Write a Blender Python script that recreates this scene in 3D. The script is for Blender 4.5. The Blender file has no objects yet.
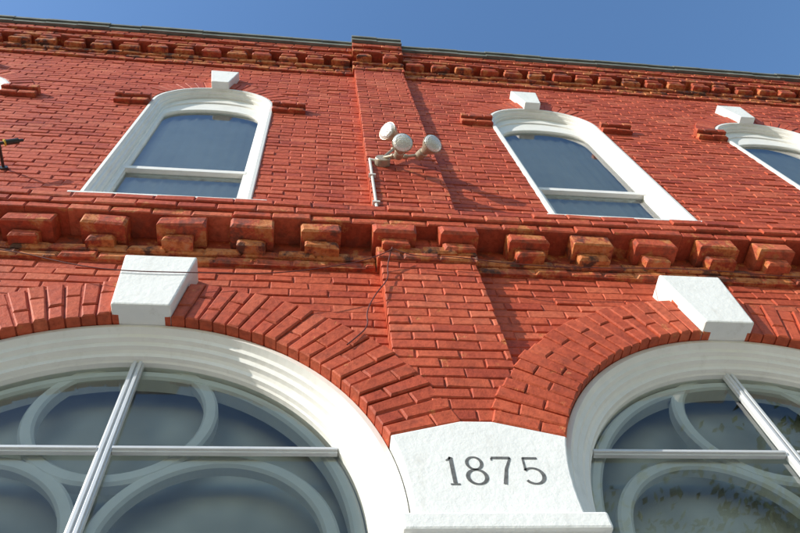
import bpy, math, random
from mathutils import Vector, Matrix, noise
random.seed(7)
R_=random.random
def rr(a,b): return a+(b-a)*random.random()
COL=bpy.context.scene.collection
scene=bpy.context.scene
scene.view_settings.view_transform='Standard'
try: scene.view_settings.look='None'
except Exception: pass
scene.view_settings.exposure=0

# ---------------------------------------------------------------- materials
def newmat(name):
    m=bpy.data.materials.new(name); m.use_nodes=True
    nt=m.node_tree; b=nt.nodes['Principled BSDF']; return m,nt,b
def nd(nt,t,**k):
    n=nt.nodes.new(t)
    for a,v in k.items(): setattr(n,a,v)
    return n
def ramp(nt,fac,stops):
    r=nd(nt,'ShaderNodeValToRGB'); el=r.color_ramp.elements
    el[0].position=stops[0][0]; el[0].color=(*stops[0][1],1)
    el[1].position=stops[-1][0]; el[1].color=(*stops[-1][1],1)
    for p,c in stops[1:-1]:
        e=el.new(p); e.color=(*c,1)
    nt.links.new(fac,r.inputs[0]); return r.outputs[0]
def noi(nt,co,scale,detail=4,rough=.55,vec_scale=None):
    n=nd(nt,'ShaderNodeTexNoise'); n.inputs['Scale'].default_value=scale; n.inputs['Detail'].default_value=detail
    n.inputs['Roughness'].default_value=rough
    if vec_scale:
        mp=nd(nt,'ShaderNodeMapping'); mp.inputs['Scale'].default_value=vec_scale
        nt.links.new(co,mp.inputs[0]); nt.links.new(mp.outputs[0],n.inputs['Vector'])
    else: nt.links.new(co,n.inputs['Vector'])
    return n.outputs[0]
def mix(nt,f,a,b,mode='MIX'):
    n=nd(nt,'ShaderNodeMix',data_type='RGBA',blend_type=mode)
    for s,i in ((f,0),(a,6),(b,7)):
        if isinstance(s,(int,float)): n.inputs[i].default_value=s
        elif isinstance(s,tuple): n.inputs[i].default_value=(*s,1)
        else: nt.links.new(s,n.inputs[i])
    return n.outputs[2]
def mth(nt,op,a,b=0.0,clamp=False):
    n=nd(nt,'ShaderNodeMath',operation=op); n.use_clamp=clamp
    for i,s in enumerate((a,b)):
        if isinstance(s,(int,float)): n.inputs[i].default_value=s
        else: nt.links.new(s,n.inputs[i])
    return n.outputs[0]
def bump(nt,b,h,strength,dist,prev=None):
    n=nd(nt,'ShaderNodeBump'); n.inputs['Strength'].default_value=strength; n.inputs['Distance'].default_value=dist
    nt.links.new(h,n.inputs['Height'])
    if prev: nt.links.new(prev,n.inputs['Normal'])
    nt.links.new(n.outputs[0],b.inputs['Normal']); return n.outputs[0]

def brick_mat(name,dark=1.0):
    m,nt,b=newmat(name)
    tc=nd(nt,'ShaderNodeTexCoord').outputs['Object']
    a=nd(nt,'ShaderNodeAttribute',attribute_name='rnd').outputs['Fac']
    w=nd(nt,'ShaderNodeAttribute',attribute_name='wx').outputs['Fac']
    base=ramp(nt,a,[(0,(.41*dark,.066*dark,.030*dark)),(.15,(.51*dark,.090*dark,.039*dark)),(.75,(.56*dark,.108*dark,.046*dark)),(1,(.61*dark,.145*dark,.070*dark))])
    n1=noi(nt,tc,1.6,4,.6,(1.6,1.6,.7))
    base=mix(nt,1.0,base,ramp(nt,n1,[(.3,(.76,.70,.70)),(.52,(.98,.98,.98)),(.7,(1.06,1.12,1.14))]),'MULTIPLY')
    n2=noi(nt,tc,30,4,.65)
    base=mix(nt,1.0,base,ramp(nt,n2,[(.28,(.70,.63,.60)),(.58,(1.04,1.04,1.04))]),'MULTIPLY')
    n3=noi(nt,tc,9,5,.64)
    k=mth(nt,'ADD',n3,mth(nt,'MULTIPLY',w,.26))
    k=mth(nt,'ADD',k,mth(nt,'MULTIPLY',a,.05))
    pf=mth(nt,'MULTIPLY',mth(nt,'SUBTRACT',k,.69),14.0,True)
    raw=ramp(nt,n2,[(.32,(.34,.09,.03)),(.5,(.58,.20,.06)),(.7,(.56,.27,.13))])
    base=mix(nt,mth(nt,'MULTIPLY',pf,.9),base,raw)
    sf=mth(nt,'MULTIPLY',mth(nt,'SUBTRACT',mth(nt,'ADD',mth(nt,'MULTIPLY',w,.05),.45),n3),10.0,True)
    base=mix(nt,mth(nt,'MULTIPLY',mth(nt,'MULTIPLY',sf,mth(nt,'ADD',w,.12)),.9,True),base,(.11,.05,.035))
    nt.links.new(base,b.inputs['Base Color'])
    b.inputs['Roughness'].default_value=.62
    b.inputs['Specular IOR Level'].default_value=.3
    p=bump(nt,b,n2,.8,.006)
    bump(nt,b,pf,.5,-.003,p)
    return m
M_brick=brick_mat('painted_brick'); M_mortar=brick_mat('painted_mortar',.82)

def plain(name,col,rough=.6,var=.12,scale=6,bs=.2,bd=.003,bscale=60,metal=0,dirt=0):
    m,nt,b=newmat(name); tc=nd(nt,'ShaderNodeTexCoord').outputs['Object']
    n=noi(nt,tc,scale,3,.6)
    c=mix(nt,1.0,col,ramp(nt,n,[(.3,(1-var,)*3),(.7,(1,1,1))]),'MULTIPLY')
    if dirt:
        d=noi(nt,tc,5,6,.7,(3,3,.8)); df=mth(nt,'MULTIPLY',mth(nt,'SUBTRACT',d,.56),5*dirt,True)
        c=mix(nt,mth(nt,'MULTIPLY',df,.6),c,(col[0]*.5,col[1]*.45,col[2]*.38))
    nt.links.new(c,b.inputs['Base Color']); b.inputs['Roughness'].default_value=rough; b.inputs['Metallic'].default_value=metal
    if bs: bump(nt,b,noi(nt,tc,bscale,3,.6),bs,bd)
    return m
M_white=plain('white_paint',(.90,.885,.84),.45,.07,7,.18,.0025,40,dirt=.4)
M_stone=plain('painted_stone',(.88,.88,.855),.7,.09,4,.6,.0045,38,dirt=.6)
M_trac=plain('tracery_paint',(.93,.92,.89),.6,.08,8,0)
M_alu=plain('aluminium',(.70,.71,.72),.35,.1,10,.05,metal=.2)
M_grey=plain('engraving_shade',(.17,.17,.17),.8,.5,60,0)  # dark flat inlay colour stands in for shade inside cut numerals
M_flash=plain('roof_flashing',(.23,.24,.20),.6,.45,5,.3,.004,20,dirt=.6)
M_plaster=plain('interior_plaster',(.66,.64,.58),.9,.15,2,0)
M_added_curt=plain('added_curtain_cloth',(.88,.88,.87),.9,.12,3,0)  # pale cloth for the curtain added to lighten the upper panes
M_panel=plain('pane_lightening_panel',(.74,.73,.66),.9,.55,1.5,0)  # pale backing added to brighten the shop windows
M_dark=plain('interior_floor',(.16,.12,.09),.8,.2,3,0)
M_cable=plain('cable_rubber',(.13,.03,.022),.6,.1,10,0)
M_blk=plain('black_metal',(.035,.035,.035),.4,.2,10,0)
M_cond=plain('conduit_paint',(.72,.69,.64),.5,.15,20,.1)
M_lampb=plain('lamp_body',(.50,.42,.32),.4,.3,30,.2,.002,metal=.3)
M_yel=plain('yellow_plastic',(.7,.5,.05),.5,.1,10,0)
M_conc=plain('concrete',(.42,.40,.37),.85,.2,1.5,.4,.004,40,dirt=.3)
M_asph=plain('asphalt',(.055,.055,.055),.9,.3,2,.5,.006,70)
M_line=plain('road_paint',(.7,.68,.6),.7,.2,8,.2)
M_grass=plain('grass',(.07,.11,.03),.9,.4,3,.6,.02,30)
M_bark=plain('bark',(.13,.10,.07),.9,.4,8,.8,.02,18)
m,nt,b=newmat('leaves'); M_leaf=m
oi=nd(nt,'ShaderNodeAttribute',attribute_name='rnd').outputs['Fac']
nt.links.new(ramp(nt,oi,[(0,(.03,.06,.012)),(1,(.10,.16,.04))]),b.inputs['Base Color']); b.inputs['Roughness'].default_value=.6
def glass_mat(name,tint,ior,wob):
    m=bpy.data.materials.new(name); m.use_nodes=True; nt=m.node_tree; nt.nodes.clear()
    out=nd(nt,'ShaderNodeOutputMaterial'); mx=nd(nt,'ShaderNodeMixShader'); tr=nd(nt,'ShaderNodeBsdfTransparent'); gl=nd(nt,'ShaderNodeBsdfGlossy')
    tr.inputs[0].default_value=(*tint,1); gl.inputs['Roughness'].default_value=.015; gl.inputs[0].default_value=(1,1,1,1)
    fr=nd(nt,'ShaderNodeFresnel'); fr.inputs[0].default_value=ior
    tc=nd(nt,'ShaderNodeTexCoord').outputs['Object']
    bp=nd(nt,'ShaderNodeBump'); bp.inputs['Strength'].default_value=wob; bp.inputs['Distance'].default_value=.01
    nt.links.new(noi(nt,tc,1.6,2,.4),bp.inputs['Height']); nt.links.new(bp.outputs[0],gl.inputs['Normal'])
    nt.links.new(fr.outputs[0],mx.inputs[0]); nt.links.new(tr.outputs[0],mx.inputs[1]); nt.links.new(gl.outputs[0],mx.inputs[2]); nt.links.new(mx.outputs[0],out.inputs[0])
    return m
M_glassU=glass_mat('window_glass',(.93,.96,.97),2.2,.3)
M_glassL=glass_mat('shop_glass',(.95,.97,.95),1.6,.25)
m,nt,b=newmat('lens_glass'); M_lens=m
b.inputs['Base Color'].default_value=(.80,.78,.74,1); b.inputs['Roughness'].default_value=.18; b.inputs['Metallic'].default_value=.3
vt=nd(nt,'ShaderNodeTexVoronoi'); vt.inputs['Scale'].default_value=110; nt.links.new(nd(nt,'ShaderNodeTexCoord').outputs['Object'],vt.inputs['Vector']); bump(nt,b,vt.outputs[0],.6,.004)

# ---------------------------------------------------------------- mesh helpers
class MB:
    def __init__(s): s.v=[];s.f=[];s.r=[];s.w=[];s.m=[]
    def add(s,vs,fs,r=.5,w=0.,mi=0):
        o=len(s.v); s.v+= [tuple(p) for p in vs]; s.f+=[tuple(i+o for i in f) for f in fs]
        s.r+=[r]*len(vs); s.w+=[w]*len(vs); s.m+=[mi]*len(fs)
    def box(s,x0,x1,y0,y1,z0,z1,r=.5,w=0.,mi=0):
        s.add([(x0,y0,z0),(x1,y0,z0),(x1,y1,z0),(x0,y1,z0),(x0,y0,z1),(x1,y0,z1),(x1,y1,z1),(x0,y1,z1)],
          [(0,3,2,1),(4,5,6,7),(0,1,5,4),(1,2,6,5),(2,3,7,6),(3,0,4,7)],r,w,mi)
    def obj(s,name,mats,parent=None,smooth=False,bevel=0,recalc=False):
        me=bpy.data.meshes.new(name); me.from_pydata(s.v,[],s.f)
        for mt in mats: me.materials.append(mt)
        me.polygons.foreach_set('material_index',s.m)
        for nm,arr in (('rnd',s.r),('wx',s.w)):
            at=me.attributes.new(nm,'FLOAT','POINT'); at.data.foreach_set('value',arr)
        if recalc:
            import bmesh
            bm=bmesh.new(); bm.from_mesh(me); bmesh.ops.recalc_face_normals(bm,faces=bm.faces); bm.to_mesh(me); bm.free()
        if smooth: me.polygons.foreach_set('use_smooth',[True]*len(me.polygons))
        me.update()
        o=bpy.data.objects.new(name,me); COL.objects.link(o)
        if bevel:
            bv=o.modifiers.new('bevel','BEVEL'); bv.width=bevel; bv.segments=2; bv.limit_method='ANGLE'
        if parent: o.parent=parent
        return o
def empty(name):
    e=bpy.data.objects.new(name,None); COL.objects.link(e); return e

def brick(mb,q,D,w=0.,ch=.0045,jit=.0022,dj=.0038,r=None):
    P=q[4]+rr(-dj,dj); q=q[:4]
    if r is None: r=R_()
    t1,t2=rr(-.0020,.0020),rr(-.0020,.0020)
    pts=[(x+rr(-jit,jit),z+rr(-jit,jit)) for x,z in q]
    tilt=[-t1-t2,t1-t2,t1+t2,-t1+t2]
    fr=[];mid=[];bk=[]
    for i in range(4):
        x,z=pts[i]; xa,za=pts[(i+1)%4]; xb,zb=pts[i-1]
        la=math.hypot(xa-x,za-z) or 1; lb=math.hypot(xb-x,zb-z) or 1
        c=ch*rr(.6,1.9)
        fr.append((x+c*((xa-x)/la+(xb-x)/lb),-P+tilt[i],z+c*((za-z)/la+(zb-z)/lb)))
        mid.append((x,-P+tilt[i]+c*.8,z)); bk.append((x,-P+D,z))
    vs=fr+mid+bk
    fs=[(0,1,2,3)]
    for i in range(4):
        j=(i+1)%4
        fs.append((4+i,4+j,j,i)); fs.append((8+i,8+j,4+j,4+i))
    mb.add(vs,fs,r,w)

CH=.0725; J=.0068; BL=.213
def course(mb,mm,xa,xb,z0,h,P,w=0.,L=BL,off=0.,depth=None,gap=J,dj=.0035,back=.06,ch=.006):
    d=depth if depth else P+.03
    x=xa-off*L
    while x<xb-.004:
        l=L*rr(.97,1.03); x0=max(x,xa); x1=min(x+l,xb)
        if x1-x0>.02: brick(mb,[(x0+gap/2,z0+gap/2),(x1-gap/2,z0+gap/2),(x1-gap/2,z0+h-gap/2),(x0+gap/2,z0+h-gap/2),P],d,w*rr(.6,1.3),dj=dj,ch=ch)
        x+=l
    mm.box(xa+.004,xb-.004,-(P-.011),back,z0+.003,z0+h-.003,.3,w*.8)

# ---------------------------------------------------------------- layout
AS=2.98; AX=[-.803+AS*k for k in (-1,0,1,2)]; AZ=3.39; AR=1.18; AO=1.495
AA=math.radians(17.2)
PX=[AX[1]+AS*(k+.5) for k in (-2,-1,0,1,2)]
XL=PX[0]-.36; XR=PX[-1]+.36; ZT=10.62
WX=[-3.42,-1.00,2.25,4.70]; WA=.565; WS=8.42; WB=.53; W0=6.11
PIL=[(PX[0]-.285,PX[0]+.285),(.385,.95),(PX[-1]-.285,PX[-1]+.285)]
PP=.082; RP=.088; SP=.092
bld=empty('brick_building')
B=MB(); Mo=MB()

def blocked(z,big,win):
    out=[]
    for c in AX:
        if z<AZ: out.append((c-big,c+big))
        elif z<AZ+big:
            h=math.sqrt(big*big-(z-AZ)**2); out.append((c-h,c+h))
    for c in WX:
        a=WA+win; bq=WB+win
        if W0-.03<z<WS: out.append((c-WA-.0,c+WA+.0) )
        elif WS<=z<WS+bq:
            h=a*math.sqrt(1-((z-WS)/bq)**2); out.append((c-h,c+h))
    return out
def free(z,xa,xb,big,win,extra=()):
    bl=sorted(blocked(z,big,win)+list(extra)); cur=xa; res=[]
    for a,b in bl:
        if b<=cur: continue
        if a>cur: res.append((cur,min(a,xb)))
        cur=max(cur,b)
        if cur>=xb: break
    if cur<xb: res.append((cur,xb))
    return [i for i in res if i[1]-i[0]>.015]

# field brickwork
k=0; z=0.0
while z<ZT:
    zm=z+CH/2
    ext=[(a+.01,b-.01) for a,b in PIL] if zm>4.6 else []
    sh=rr(-.014,.014)
    for a,b in free(zm,XL,XR,1.455,.19,ext if zm>3.87 else [(XL,XR)] ):
        x=XL-(k%2)*BL/2-.02+sh
        n=int((a-x)/BL); x=x+n*BL
        while x<b-.004:
            x0=max(x,a);x1=min(x+BL,b)
            if x1-x0>.03:
                brick(B,[(x0+J/2,z+J/2),(x1-J/2,z+J/2),(x1-J/2,z+CH-J/2),(x0+J/2,z+CH-J/2),0.0],.03,rr(0,.25)**2)
            x+=BL
    z+=CH;k+=1
z=0.0; st=.0225
while z<ZT:
    for a,b in free(z+st/2,XL,XR,1.30,.07):
        Mo.add([(a,.0065,z),(b,.0065,z),(b,.0065,z+st),(a,.0065,z+st)],[(0,1,2,3)],.35,0)
    z+=st
# pilasters
def pil_floor(x):
    zz=3.815
    for c in AX:
        d=abs(x-c)
        if d<AO-.05: zz=max(zz,AZ+math.sqrt((AO-.05)**2-d*d))
    return zz
for (a,b) in PIL:
    z=3.77;k=0
    while z<9.86:
        zm=z+CH/2
        xs=[a+i*(b-a)/60 for i in range(61)]
        ok=[x for x in xs if pil_floor(x)<zm+.02]
        if ok:
            a2,b2=min(ok),max(ok)
            L=BL
            cuts=[a2]; x=a+(L*.5 if k%2 else L)
            while x<b2-.03:
                if x>a2+.03: cuts.append(x)
                x+=L
            cuts.append(b2)
            for i in range(len(cuts)-1):
                x0,x1=cuts[i],cuts[i+1]
                brick(B,[(x0+(J/2 if i else 0),z+J/2),(x1-(J/2 if i<len(cuts)-2 else 0),z+J/2),(x1-(J/2 if i<len(cuts)-2 else 0),z+CH-J/2),(x0+(J/2 if i else 0),z+CH-J/2),PP],PP+.02,.12,dj=.0025)
            Mo.box(a2+.006,b2-.006,-(PP-.0085),.02,z,z+CH,.35)
        z+=CH;k+=1
# big arch rings
for c in AX:
    N=44; a0=AA; a1=math.pi-a0
    for i in range(N):
        t0=a0+(a1-a0)*i/N; t1=a0+(a1-a0)*(i+1)/N
        if abs((t0+t1)/2-math.pi/2)<.07: continue
        g=.0040; cr=R_(); dd=rr(-.005,.005)
        spl=AR+(.11 if i%2 else .205)+rr(-.008,.008)
        for r0,r1 in ((AR,spl-.002),(spl+.002,AO+rr(-.008,.008))):
            def pt(r,t,s): 
                t=t+s*g/r
                return (c+r*math.cos(t),AZ+r*math.sin(t))
            brick(B,[pt(r0,t0,1),pt(r1,t0,1),pt(r1,t1,-1),pt(r0,t1,-1),RP+dd],.20,.1,dj=.0025,ch=.0055,jit=.0015,r=cr*.7+R_()*.3)
    M=40; vs=[];fs=[]
    for i in range(M+1):
        t=a0+(a1-a0)*i/M
        for r,y in ((AR+.008,.12),(AR+.008,-RP+.011),(AO-.012,-RP+.011),(AO-.012,.02)):
            vs.append((c+r*math.cos(t),y,AZ+r*math.sin(t)))
    for i in range(M):
        for j in range(3):
            fs.append((i*4+j,i*4+j+1,(i+1)*4+j+1,(i+1)*4+j))
    Mo.add(vs,fs,.3,0)
# window rings + ears
for c in WX:
    N=24
    def ep(o,t): return (c+(WA+o)*math.cos(t),WS+(WB+o)*math.sin(t))
    T=[i*math.pi/400 for i in range(401)]; S=[0]
    for i in range(400):
        p=ep(.1,T[i]);q=ep(.1,T[i+1]); S.append(S[-1]+math.hypot(p[0]-q[0],p[1]-q[1]))
    def at(s):
        for i in range(400):
            if S[i+1]>=s: return T[i]+(T[i+1]-T[i])*(s-S[i])/(S[i+1]-S[i])
        return math.pi
    for i in range(N):
        t0=at(S[-1]*i/N);t1=at(S[-1]*(i+1)/N)
        if abs((t0+t1)/2-math.pi/2)<.1: continue
        g=.005
        brick(B,[ep(0,t0+g),ep(.2,t0+g),ep(.2,t1-g),ep(0,t1-g),.014],.14,.05,dj=.004)
    M=30;vs=[];fs=[]
    for i in range(M+1):
        t=math.pi*i/M
        for o,y in ((.006,.1),(.006,-.006),(.19,-.006)):
            x,zz=ep(o,t); vs.append((x,y,zz))
    for i in range(M):
        for j in range(2): fs.append((i*3+j,i*3+j+1,(i+1)*3+j+1,(i+1)*3+j))
    Mo.add(vs,fs,.3,0)
    for s in (-1,1):
        x0,x1=(c-WA-.02,c-WA+.0) if s<0 else (c+WA-.0,c+WA+.02)
        Mo.box(min(x0,x1),max(x0,x1),.0060,.15,W0-.03,WS,.35)
        e0,e1=((c-WA-.31,c-WA+.01) if s<0 else (c+WA-.01,c+WA+.31))
        course(B,Mo,e0,e1,WS-.16,CH,.045,.45,L=.155)
        course(B,Mo,e0,e1,WS-.16+CH,CH,.075,.45,L=.155,off=.5)

def seg(xa,xb,fn):
    cur=xa
    for a,b in PIL:
        a-=.02;b+=.02
        a=max(a,xa);b=min(b,xb)
        if a>cur: fn(cur,a,0)
        fn(a,b,PP-.01); cur=b
    if cur<xb: fn(cur,xb,0)
seg(XL,XR,lambda a,b,e:course(B,Mo,a,b,5.225,.0725,.03+e,.8,off=.3,dj=.008,ch=.011))
seg(XL,XR,lambda a,b,e:course(B,Mo,a,b,5.2975,.0725,.042+e*.9,.95,off=.7,dj=.009,ch=.011))
CS=.4135; n0=int((XL-.46)/CS)
xc=.465+CS*n0
while xc<XR-.1:
    if xc>XL+.12:
        e=.028 if any(a-.05<xc<b+.05 for a,b in PIL) else 0
        j=rr(-.014,.014); a=xc+j
        wv=rr(.35,1.05)
        hw=.128+rr(-.009,.009); t=rr(-.008,.008)
        brick(B,[(a-hw,5.402+t),(a+hw,5.402-t),(a+hw,5.513),(a-hw,5.513),.166+e+rr(-.012,.012)],.30,wv*.8,ch=.011,jit=.006)
        hw=.088+rr(-.012,.01); a+=rr(-.012,.012); t=rr(-.006,.006)
        brick(B,[(a-hw,5.326+t),(a+hw,5.326-t),(a+hw,5.398),(a-hw,5.398),.105+e+rr(-.012,.012)],.2,wv,ch=.012,jit=.007)
    xc+=CS
Mo.box(XL,XR,-.012,.05,5.37,5.52,.25,.5)
course(B,Mo,XL,XR,5.515,.0725,.183,.35,off=.2,dj=.007,L=.235)
course(B,Mo,XL,XR,5.5875,.0725,.200,.15,off=.6,dj=.006,L=.235)
course(B,Mo,XL,XR,5.66,.0725,.204,.15,off=.1,dj=.007,L=.235)
capv=[(XL,-.196,5.732),(XR,-.196,5.732),(XR,.012,5.79),(XL,.012,5.79)]
Mo.add(capv,[(0,1,2,3)],.4,.3)

# top cornice
seg(XL,XR,lambda a,b,e:course(B,Mo,a,b,9.86,CH,.028+e,.55,off=.3))
seg(XL,XR,lambda a,b,e:course(B,Mo,a,b,9.9325,CH,.034+e,.85,off=.8,dj=.007,ch=.01))
seg(XL,XR,lambda a,b,e:course(B,Mo,a,b,10.005,CH,.062+e,.95,off=.1,dj=.008,ch=.01))
seg(XL,XR,lambda a,b,e:Mo.box(a,b,-.03-e,.05,10.0775,10.2225,.2,.5))
def dent(a,b,e):
    n=max(1,int(round((b-a)/.30))); s=(b-a)/n
    for i in range(n):
        c=a+s*(i+.5)
        w=.108 if e==0 else .085
        c+=rr(-.014,.014)
        brick(B,[(c-w,10.08),(c+w,10.08),(c+w,10.146),(c-w,10.146),.120+e+rr(-.012,.012)],.2,rr(.4,1.),ch=.011,jit=.006)
        w-=.02
        brick(B,[(c-w,10.154),(c+w,10.154),(c+w,10.22),(c-w,10.22),.127+e],.2,rr(.2,.8),ch=.008,jit=.005)
seg(XL,XR,dent)
seg(XL,XR,lambda a,b,e:course(B,Mo,a,b,10.2225,CH,.145+e,.6,off=.4,dj=.007))
seg(XL,XR,lambda a,b,e:course(B,Mo,a,b,10.295,CH,.150+e,.4,off=.9))
seg(XL,XR,lambda a,b,e:course(B,Mo,a,b,10.3675,CH,.178+e,.5,off=.4,dj=.007))
seg(XL,XR,lambda a,b,e:course(B,Mo,a,b,10.44,CH,.182+e,.3,off=.1))
bo=B.obj('brickwork',[M_brick],bld)
mo=Mo.obj('mortar_and_backing',[M_mortar],bld,recalc=False)

F=MB()
def fl(a,b,e):
    n=max(2,int((b-a)/.35))
    for i in range(n):
        x0=a+(b-a)*i/n; x1=a+(b-a)*(i+1)/n; o=rr(-.004,.004); d=rr(-.006,.006)
        F.box(x0,x1+.0,-(.215+e)+o,.3,10.514+d,10.60,.5)
        F.box(x0-.003,x1-.004,-(.235+e)+o,.3,10.602,10.66+d,.5)
seg(XL-.05,XR+.05,fl)
F.obj('roof_edge_flashing',[M_flash],bld)

# shell
S=MB()
S.box(XL-.0,XL+.25,.03,9,0,10.5); S.box(XR-.25,XR,.03,9,0,10.5); S.box(XL+.251,XR-.251,8.75,9,0,10.5)
S.obj('side_and_back_walls',[M_mortar],bld)
S=MB(); S.box(XL+.01,XR-.01,.301,8.99,10.45,10.58); S.obj('flat_roof',[M_flash],bld)
S=MB()
S.box(XL+.252,XR-.252,.22,8.74,5.3,5.5); S.box(XL+.252,XR-.252,.22,8.74,9.7,9.8)
S.box(XL+.252,XR-.252,3.4,3.5,.11,5.29); S.box(XL+.252,XR-.252,3.4,3.5,5.51,9.69)
S.obj('interior_ceilings_and_walls',[M_plaster],bld)
S=MB(); S.box(XL+.252,XR-.252,.2,8.74,.02,.1); S.obj('shop_floor',[M_dark],bld)
S=MB(); z=0.
while z<ZT-.9:
    for a,b in free(z+.0225,XL+.26,XR-.26,1.16,-.02):
        S.add([(a,.21,z),(b,.21,z),(b,.21,z+.045),(a,.21,z+.045)],[(0,1,2,3)])
    z+=.045
S.obj('inner_wall_lining',[M_plaster],bld)

# ---------------------------------------------------------------- lofted arch frames
def path(c,a,bq,zs,zb,N=48):
    p=[(c+a,zb)]
    for i in range(N+1):
        t=math.pi*i/N; p.append((c+a*math.cos(t),zs+bq*math.sin(t)))
    p.append((c-a,zb)); return p
def loft(mb,curves,mi=0):
    n=len(curves[0][0]); vs=[];fs=[]
    for p,y in curves:
        vs+=[(x,y,z) for x,z in p]
    for j in range(len(curves)-1):
        for i in range(n-1):
            fs.append((j*n+i,j*n+i+1,(j+1)*n+i+1,(j+1)*n+i))
    mb.add(vs,fs,.5,0,mi)
def fillpoly(mb,p,y,mi=0):
    n=len(p); mb.add([(x,y,z) for x,z in p],[tuple(range(n))],.5,0,mi)

for wi,c in enumerate(WX):
    w=empty('w'); w.name='sash_window'; w.parent=bld
    Fm=MB()
    prof=[(.0,.05),(.0,-.002),(.006,-.012),(.030,-.014),(.036,-.004),(.042,.010),(.060,.012),(.065,.04),(.080,.045),(.080,.12)]
    loft(Fm,[(path(c,WA-o,WB-o,WS,W0+.001),y) for o,y in prof])
    a=WA-.081; b_=WB-.081; g=a-.040
    outp=path(c,a+.01,b_+.01,WS,W0+.001); inn=path(c,g,.260,WS-.17,W0+.1); inn2=path(c,g-.008,.252,WS-.17,W0+.1)
    midp=path(c,a-.012,.365,WS-.06,W0+.05); 
    loft(Fm,[(outp,.075),(midp,.075),(path(c,a-.016,.361,WS-.06,W0+.05),.088),(inn,.088),(inn2,.100),(inn2,.13)])
    Fm.box(c-a-.005,c+a+.005,.070,.125,W0+.012,W0+.11)
    Fm.box(c-g-.01,c+g+.01,.076,.125,6.855,6.905)
    Fm.box(c-g-.01,c+g+.01,.090,.125,6.905,6.935)
    Fm.box(c-a,c-g+.006,.080,.11,W0+.11,6.91); Fm.box(c+g-.006,c+a,.080,.11,W0+.11,6.91)
    Fm.obj('window_frame',[M_white],w)
    Sl=MB(); Sl.box(c-WA-.05,c+WA+.11,-.04,.10,W0-.028,W0+.006); Sl.obj('sill',[M_stone],w,bevel=.005)
    G=MB(); fillpoly(G,path(c,g+.02,.275,WS-.17,W0+.05),.115); G.obj('glass',[M_glassU],w)
    C=MB(); n=60; vs=[]; 
    for i in range(n+1):
        x=c-.55+1.10*i/n; y=.175+.007*math.sin(i*1.15+rr(-.4,.4))
        vs+=[(x,y,W0-.1),(x,y+.006,9.0)]
    C.add(vs,[(2*i,2*i+2,2*i+3,2*i+1) for i in range(n)]); C.obj('added_curtain',[M_added_curt],w,smooth=True)  # invented curtain, put close behind the glass to make panes paler
    K=MB(); zb=WS+WB-.03; zt=zb+.44
    K.add([(c-.085,-.085,zb),(c+.085,-.085,zb),(c+.145,-.085,zt),(c-.145,-.085,zt),(c-.085,.1,zb),(c+.085,.1,zb),(c+.145,.1,zt),(c-.145,.1,zt)],
      [(0,1,2,3),(1,5,6,2),(5,4,7,6),(4,0,3,7),(3,2,6,7),(4,5,1,0)])
    K.obj('keystone',[M_stone],w,bevel=.008)

for c in AX:
    w=empty('w'); w.name='arched_shop_window'; w.parent=bld
    Fm=MB()
    prof=[(-.0,.11),(.0,-.02),(.004,-.030),(.028,-.032),(.034,-.018),(.042,.0),(.060,.006),(.066,.028),(.088,.034),(.093,.055),(.104,.066),(.122,.070),(.127,.09),(.135,.098),(.135,.2)]
    loft(Fm,[(path(c,AR-o,AR-o,AZ,.7,72),y) for o,y in prof])
    Fm.obj('arch_frame',[M_white],w)
    gr=AR-.135
    G=MB(); fillpoly(G,path(c,gr+.01,gr+.01,AZ,.7),.125); G.obj('glass',[M_glassL],w)
    A=MB(); zt=AZ+gr
    A.box(c-.028,c+.028,.100,.123,.7,zt); A.box(c-.019,c-.004,.088,.101,.7,zt);A.box(c+.006,c+.021,.088,.101,.7,zt)
    h=math.sqrt(gr*gr-(.47)**2)
    A.box(c-h,c-.029,.100,.123,3.842,3.876); A.box(c+.029,c+h,.100,.123,3.842,3.876)
    A.box(c-h,c-.029,.090,.101,3.852,3.866); A.box(c+.029,c+h,.090,.101,3.852,3.866)
    A.box(c-gr,c-.029,.100,.123,1.9,1.945);A.box(c+.029,c+gr,.100,.123,1.9,1.945)
    A.obj('storm_bars',[M_alu],w,bevel=.002)
    T=MB()
    def ringx(cx,cz,r0,r1,y0,y1,t0,t1,N=56):
        cs=[]
        for r,y in ((r0,y1),(r0,y0+.012),(r0+.012,y0),(r1-.012,y0),(r1,y0+.012),(r1,y1)):
            cs.append(([(cx+r*math.cos(t0+(t1-t0)*i/N),cz+r*math.sin(t0+(t1-t0)*i/N)) for i in range(N+1)],y))
        loft(T,cs)
    ringx(c,4.11,.345,.408,.140,.20,0,2*math.pi)
    for s in (-1,1):
        ringx(c+s*.475,3.40,.41,.472,.143,.20,0,math.pi)
        T.box(c+s*.475-.41-.062,c+s*.475-.41,.144,.20,.8,3.40); T.box(c+s*.475+.41,c+s*.475+.472,.144,.20,.8,3.40)
    ringx(c,3.39,.985,1.04,.138,.22,0,math.pi,72)
    T.obj('tracery',[M_trac],w)
    K=MB(); K.add([(c-1.15,.30,.7),(c+1.15,.30,.7),(c+1.15,.30,5.2),(c-1.15,.30,5.2)],[(0,1,2,3)]); K.obj('pane_lightening_panel',[M_panel],w)  # added sheet behind the tracery, lightens the arch glass
    K=MB(); K.box(c-AR+.02,c+AR-.02,.02,.2,.0,.62); K.box(c-AR+.005,c+AR-.005,-.03,.2,.622,.70)
    for s in (-1,1): K.box(c+s*.56-.42,c+s*.56+.42,.005,.03,.12,.52)
    K.obj('bulkhead',[M_white],w,bevel=.008)
    K=MB(); zb=4.565; zt=5.06; f=-.145
    K.add([(c-.137,f,zb),(c+.137,f,zb),(c+.187,f,zt),(c-.187,f,zt),(c-.137,.05,zb),(c+.137,.05,zb),(c+.187,.05,zt),(c-.187,.05,zt)],
      [(0,1,2,3),(1,5,6,2),(5,4,7,6),(4,0,3,7),(3,2,6,7),(4,5,1,0)])
    K.obj('keystone',[M_stone],w,bevel=.010)

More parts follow.
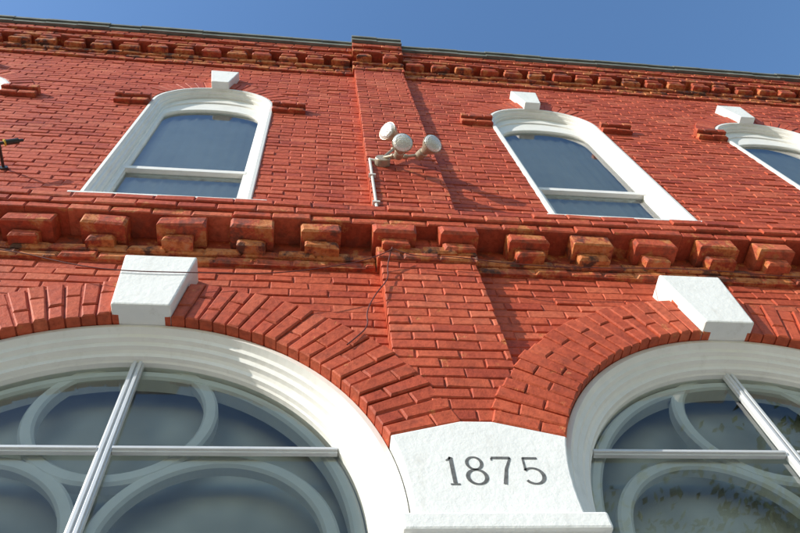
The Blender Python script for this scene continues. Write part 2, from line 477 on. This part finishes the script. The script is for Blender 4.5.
# ---------------------------------------------------------------- date stone blocks and piers
def prism(mb,poly,y0,y1):
    n=len(poly); vs=[(x,y0,z) for x,z in poly]+[(x,y1,z) for x,z in poly]
    fs=[tuple(range(n)),tuple(range(2*n-1,n-1,-1))]+[(i,n+i,n+(i+1)%n,(i+1)%n) for i in range(n)]
    mb.add(vs,fs)
for pi,p in enumerate(PX):
    cl=p-AS/2; cr=p+AS/2; a=AA; poly=[]
    R1=AR+.003
    zlow=3.302
    hh=math.asin((zlow-AZ)/R1)
    N=8
    left=[(cl+R1*math.cos(hh+(a-hh)*i/N),AZ+R1*math.sin(hh+(a-hh)*i/N)) for i in range(N+1)]
    tipr=AO-.005
    tl=(cl+tipr*math.cos(a),AZ+tipr*math.sin(a)-.004); tr_=(cr-tipr*math.cos(a),tl[1])
    right=[(cr-(x-cl),z) for x,z in reversed(left)]
    poly=left+[tl,tr_]+right
    K=MB(); prism(K,list(reversed(poly)),-SP,.14)
    o=K.obj('date_stone' if pi==2 else 'spandrel_stone',[M_stone],bld,recalc=True,bevel=.007)
    K=MB(); K.box(p-.362,p+.362,-.150,.14,3.225,3.298); K.box(p-.338,p+.338,-.125,.14,3.175,3.2245)
    K.box(p-.31,p+.31,-.075,.139,.35,3.1745); K.box(p-.35,p+.35,-.11,.14,.0,.3495)
    K.obj('stone_pier',[M_stone],bld,bevel=.01)

Nn=MB()
def stroke(pts,ws,closed=False):
    vs=[];n=len(pts)
    for i in range(n):
        if closed: a=pts[i-1];b2=pts[(i+1)%n]
        else: a=pts[max(i-1,0)];b2=pts[min(i+1,n-1)]
        dx,dz=b2[0]-a[0],b2[1]-a[1];l=math.hypot(dx,dz) or 1
        nx,nz=-dz/l*ws[i]*.38,dx/l*ws[i]*.38
        vs+=[(pts[i][0]+nx,-SP-.0014,pts[i][1]+nz),(pts[i][0]-nx,-SP-.0014,pts[i][1]-nz)]
    m_=n if closed else n-1
    Nn.add(vs,[(2*i,2*i+1,(2*((i+1)%n))+1,2*((i+1)%n)) for i in range(m_)])
H=.142; zb=3.478
def P(x,z,o): return (o+x*H,zb+z*H)
o=.547; stroke([P(0,0.04,o),P(0,.97,o)],[.020,.020]); stroke([P(-.13,.0,o),P(.13,.0,o)],[.010,.010]); stroke([P(-.14,.85,o),P(-.06,.90,o),P(.0,.985,o)],[.008,.013,.012])
def ell(cx,cz,ax,az,wt,wn,o,t0=0,t1=360,closed=True,n=36):
    pts=[];ws=[]
    m_=n if closed else n+1
    for i in range(m_):
        t=math.radians(t0+(t1-t0)*i/n); pts.append(P(cx+ax*math.cos(t),cz+az*math.sin(t),o)); ws.append(wn+(wt-wn)*abs(math.cos(t))**1.5)
    stroke(pts,ws,closed)
o=.635; ell(0,.26,.25,.255,.020,.011,o); ell(0,.755,.20,.225,.017,.011,o)
o=.743; stroke([P(-.26,.96,o),P(.27,.96,o)],[.016,.016]); stroke([P(-.26,.96,o),P(-.27,.86,o)],[.010,.009]); stroke([P(.26,.95,o),P(.08,.55,o),P(-.06,.0,o)],[.012,.016,.020])
o=.856; stroke([P(-.18,.95,o),P(.22,.95,o)],[.016,.014]); stroke([P(-.18,.97,o),P(-.20,.5,o)],[.011,.012]); ell(-.02,.30,.27,.28,.020,.011,o,138,-140,False); stroke([P(-.225,.12,o),P(-.24,.14,o)],[.016,.016])
Nn.obj('date_numerals',[M_grey],bld)

# ---------------------------------------------------------------- floodlight cluster
def frustum(mb,p,d,prof,N=28,mi=0,cap=True):
    d=Vector(d).normalized(); q=d.to_track_quat('Z','Y'); p=Vector(p); vs=[];fs=[]
    for t,r in prof:
        for i in range(N):
            an=2*math.pi*i/N; vs.append(p+q@Vector((r*math.cos(an),r*math.sin(an),t)))
    for j in range(len(prof)-1):
        for i in range(N): fs.append((j*N+i,j*N+(i+1)%N,(j+1)*N+(i+1)%N,(j+1)*N+i))
    if cap:
        fs.append(tuple(range(N-1,-1,-1))); fs.append(tuple((len(prof)-1)*N+i for i in range(N)))
    mb.add(vs,fs,.5,0,mi)
fl_=empty('floodlight')
D=MB()
frustum(D,(.50,-.084,6.80),(0,-1,0),[(0,.060),(.050,.060),(.057,.055)],mi=0)
def lamp(pos,d,base):
    d=Vector(d).normalized(); pos=Vector(pos); k=1.25
    frustum(D,pos,d,[(t*k,r*k) for t,r in [(-.165,.026),(-.16,.030),(-.10,.030),(-.095,.024),(-.085,.026),(-.05,.040),(-.02,.056),(.0,.062),(.008,.062)]],mi=0)
    frustum(D,pos,d,[(t*k,r*k) for t,r in [(.0085,.0585),(.012,.057),(.020,.045),(.025,.022),(.0265,.004)]],mi=1)
    b0=pos-d*.18; bs=Vector(base)
    v=b0-bs; frustum(D,bs,v,[(0,.012),(v.length*.5,.012),(v.length*.52,.018),(v.length*.62,.018),(v.length*.64,.012),(v.length,.012)],N=14)
lamp((.545,-.27,7.05),(-.62,-.50,-.35),(.50,-.13,6.81))
lamp((.615,-.33,6.60),(.02,-.70,-.65),(.51,-.14,6.80))
lamp((.86,-.29,6.74),(.35,-.68,-.55),(.52,-.13,6.81))
fo=D.obj('lamp_heads',[M_lampb,M_lens],fl_,smooth=False)
D=MB()
frustum(D,(.405,-.097,5.74),(0,0,1),[(0,.011),(1.13,.011)],N=14)
frustum(D,(.405,-.097,6.86),(1,0,-.35),[(0,.011),(.08,.011)],N=14)
for zz in (6.0,6.5): D.box(.38,.43,-.114,-.086,zz,zz+.02)
D.obj('conduit',[M_cond],fl_)

bk=empty('utility_bracket'); D=MB()
frustum(D,(-2.17,-.0,6.52),(0,-1,0),[(0,.03),(.015,.03),(.016,.010),(.19,.010)],N=16)
frustum(D,(-2.36,-.19,6.36),(.8,0,.6),[(0,.011),(.28,.011),(.285,.020),(.37,.020),(.375,.011),(.40,.011)],N=16)
frustum(D,(-2.14,-.19,6.525),(.8,0,.6),[(0,.024),(.010,.024)],N=16,mi=1)
D.obj('bracket_arm',[M_blk,M_yel],bk)

def cable(name,pts,r,mat):
    cu=bpy.data.curves.new(name,'CURVE'); cu.dimensions='3D'; cu.bevel_depth=r; cu.bevel_resolution=2
    sp=cu.splines.new('NURBS'); sp.points.add(len(pts)-1)
    for i,p in enumerate(pts): sp.points[i].co=(*p,1)
    sp.use_endpoint_u=True; sp.order_u=3
    cu.materials.append(mat); o=bpy.data.objects.new(name,cu); COL.objects.link(o); return o
cable('utility_cable',[(-2.36,-.19,6.36),(-2.6,-.15,6.25),(-3.2,-.06,6.5),(-4.6,-.05,6.6)],.004,M_blk)
cable('utility_cable',[(-5.4,-.17,5.30),(-3.5,-.16,5.2),(-1.65,-.16,5.07),(-1.2,-.155,4.9),(-.95,-.155,4.86),(-.6,-.155,4.87),(-.2,-.13,4.93),(.15,-.13,5.05),(.36,-.13,5.17),(.45,-.15,5.24)],.003,M_cable)
cable('utility_cable',[(.45,-.15,5.26),(.41,-.11,5.12),(.415,-.10,4.98),(.33,-.11,4.80),(.27,-.105,4.62),(.28,-.10,4.5),(.20,-.10,4.38),(.17,-.10,4.34)],.0035,M_cable)
cable('utility_cable',[(.46,-.15,5.24),(.55,-.14,5.17),(.8,-.14,5.20),(1.1,-.14,5.13),(1.6,-.12,5.15),(2.2,-.155,5.14),(3.0,-.1,5.16),(5.0,-.1,5.2)],.003,M_cable)

# ---------------------------------------------------------------- street
g=MB(); g.add([(-400,-400,-.16),(400,-400,-.16),(400,400,-.16),(-400,400,-.16)],[(0,1,2,3)]); g.obj('ground',[M_grass])
g=MB(); g.box(-60,60,-3.6,9.5,-.14,-.002); g.box(-60,60,-3.75,-3.604,-.14,.004); g.obj('pavement',[M_conc])
g=MB(); g.add([(-120,-13,-.150),(120,-13,-.150),(120,-3.75,-.150),(-120,-3.75,-.150)],[(0,1,2,3)]); g.obj('road',[M_asph])
g=MB()
for i in range(-20,20): g.box(i*5,i*5+2.5,-8.45,-8.33,-.149,-.145)
g.obj('road_markings',[M_line])
g=MB(); g.box(-60,60,-16,-13.15,-.14,-.004); g.box(-60,60,-13.146,-13.0,-.14,.003); g.obj('pavement',[M_conc])

def tree(name,x,y,h,rad,seed):
    rs=random.Random(seed); t=empty(name); T=MB()
    def limb(p,d,l,r0,depth):
        q=Vector(p)+Vector(d)*l
        frustum(T,p,d,[(0,r0),(l*.5,r0*.82),(l,r0*.62)],N=8)
        ends.append((q,depth))
        if depth<3:
            for i in range(3 if depth else 5):
                nd_=(Vector(d)*.8+Vector((rs.uniform(-1,1),rs.uniform(-1,1),rs.uniform(-.1,.7)))).normalized()
                limb(q,nd_,l*rs.uniform(.6,.8),r0*.58,depth+1)
    ends=[]; limb((x,y,-.1),(0,0,1),h*.33,.22,0); T.obj('trunk_and_limbs',[M_bark],t)
    L=MB(); pts=[e for e in ends if e[1]>=2]
    for i in range(9000):
        q,_=rs.choice(pts); v=Vector((rs.gauss(0,1),rs.gauss(0,1),rs.gauss(0,.8)))*rad*.2
        p=q+v; n=Vector((rs.uniform(-1,1),rs.uniform(-1,1),rs.uniform(-1,1))).normalized(); u=n.orthogonal().normalized(); w=n.cross(u); s=rs.uniform(.06,.13)
        L.add([p+u*s,p+w*s*.6,p-u*s,p-w*s*.6],[(0,1,2,3)],rs.random())
    L.obj('foliage',[M_leaf],t)
tree('street_tree',8.0,-8.5,14,4.5,3); tree('street_tree',14,-15.5,14,4,5)

# ---------------------------------------------------------------- light
d=Vector((1.95,1,-1.25)).normalized()
sl=bpy.data.lights.new('sun','SUN'); sl.energy=5; sl.angle=math.radians(.5); sl.color=(1,.955,.87)
so=bpy.data.objects.new('sun',sl); COL.objects.link(so); so.rotation_euler=d.to_track_quat('-Z','Y').to_euler()
wd=bpy.data.worlds.new('World'); scene.world=wd; wd.use_nodes=True; nt=wd.node_tree
sk=nt.nodes.new('ShaderNodeTexSky'); sk.sky_type='NISHITA'; sk.sun_disc=False
sk.sun_elevation=math.asin(-d.z); sk.sun_rotation=math.atan2(-d.x,-d.y)%(2*math.pi)
sk.air_density=1.7; sk.dust_density=.6; sk.ozone_density=3.2
hs=nt.nodes.new('ShaderNodeHueSaturation'); hs.inputs['Saturation'].default_value=1.18; hs.inputs['Value'].default_value=1.35
hs.inputs['Hue'].default_value=.508
nt.links.new(sk.outputs[0],hs.inputs['Color'])
nt.links.new(hs.outputs[0],nt.nodes['Background'].inputs[0]); nt.nodes['Background'].inputs[1].default_value=.15

# ---------------------------------------------------------------- camera
f=713.0
U=Vector((-72,390.5,-f)).normalized(); X=Vector((5857,-223.5,-f)); X=(X-U*X.dot(U)).normalized(); N_=U.cross(X)
cd=bpy.data.cameras.new('camera'); cam=bpy.data.objects.new('camera',cd); COL.objects.link(cam)
rot=Matrix((X,N_,U)); M4=rot.to_4x4(); M4.translation=Vector((0,-2,1.6)); cam.matrix_world=M4
cd.sensor_width=36; cd.lens=f/800*36; cd.clip_start=.05; cd.clip_end=2000
scene.camera=cam
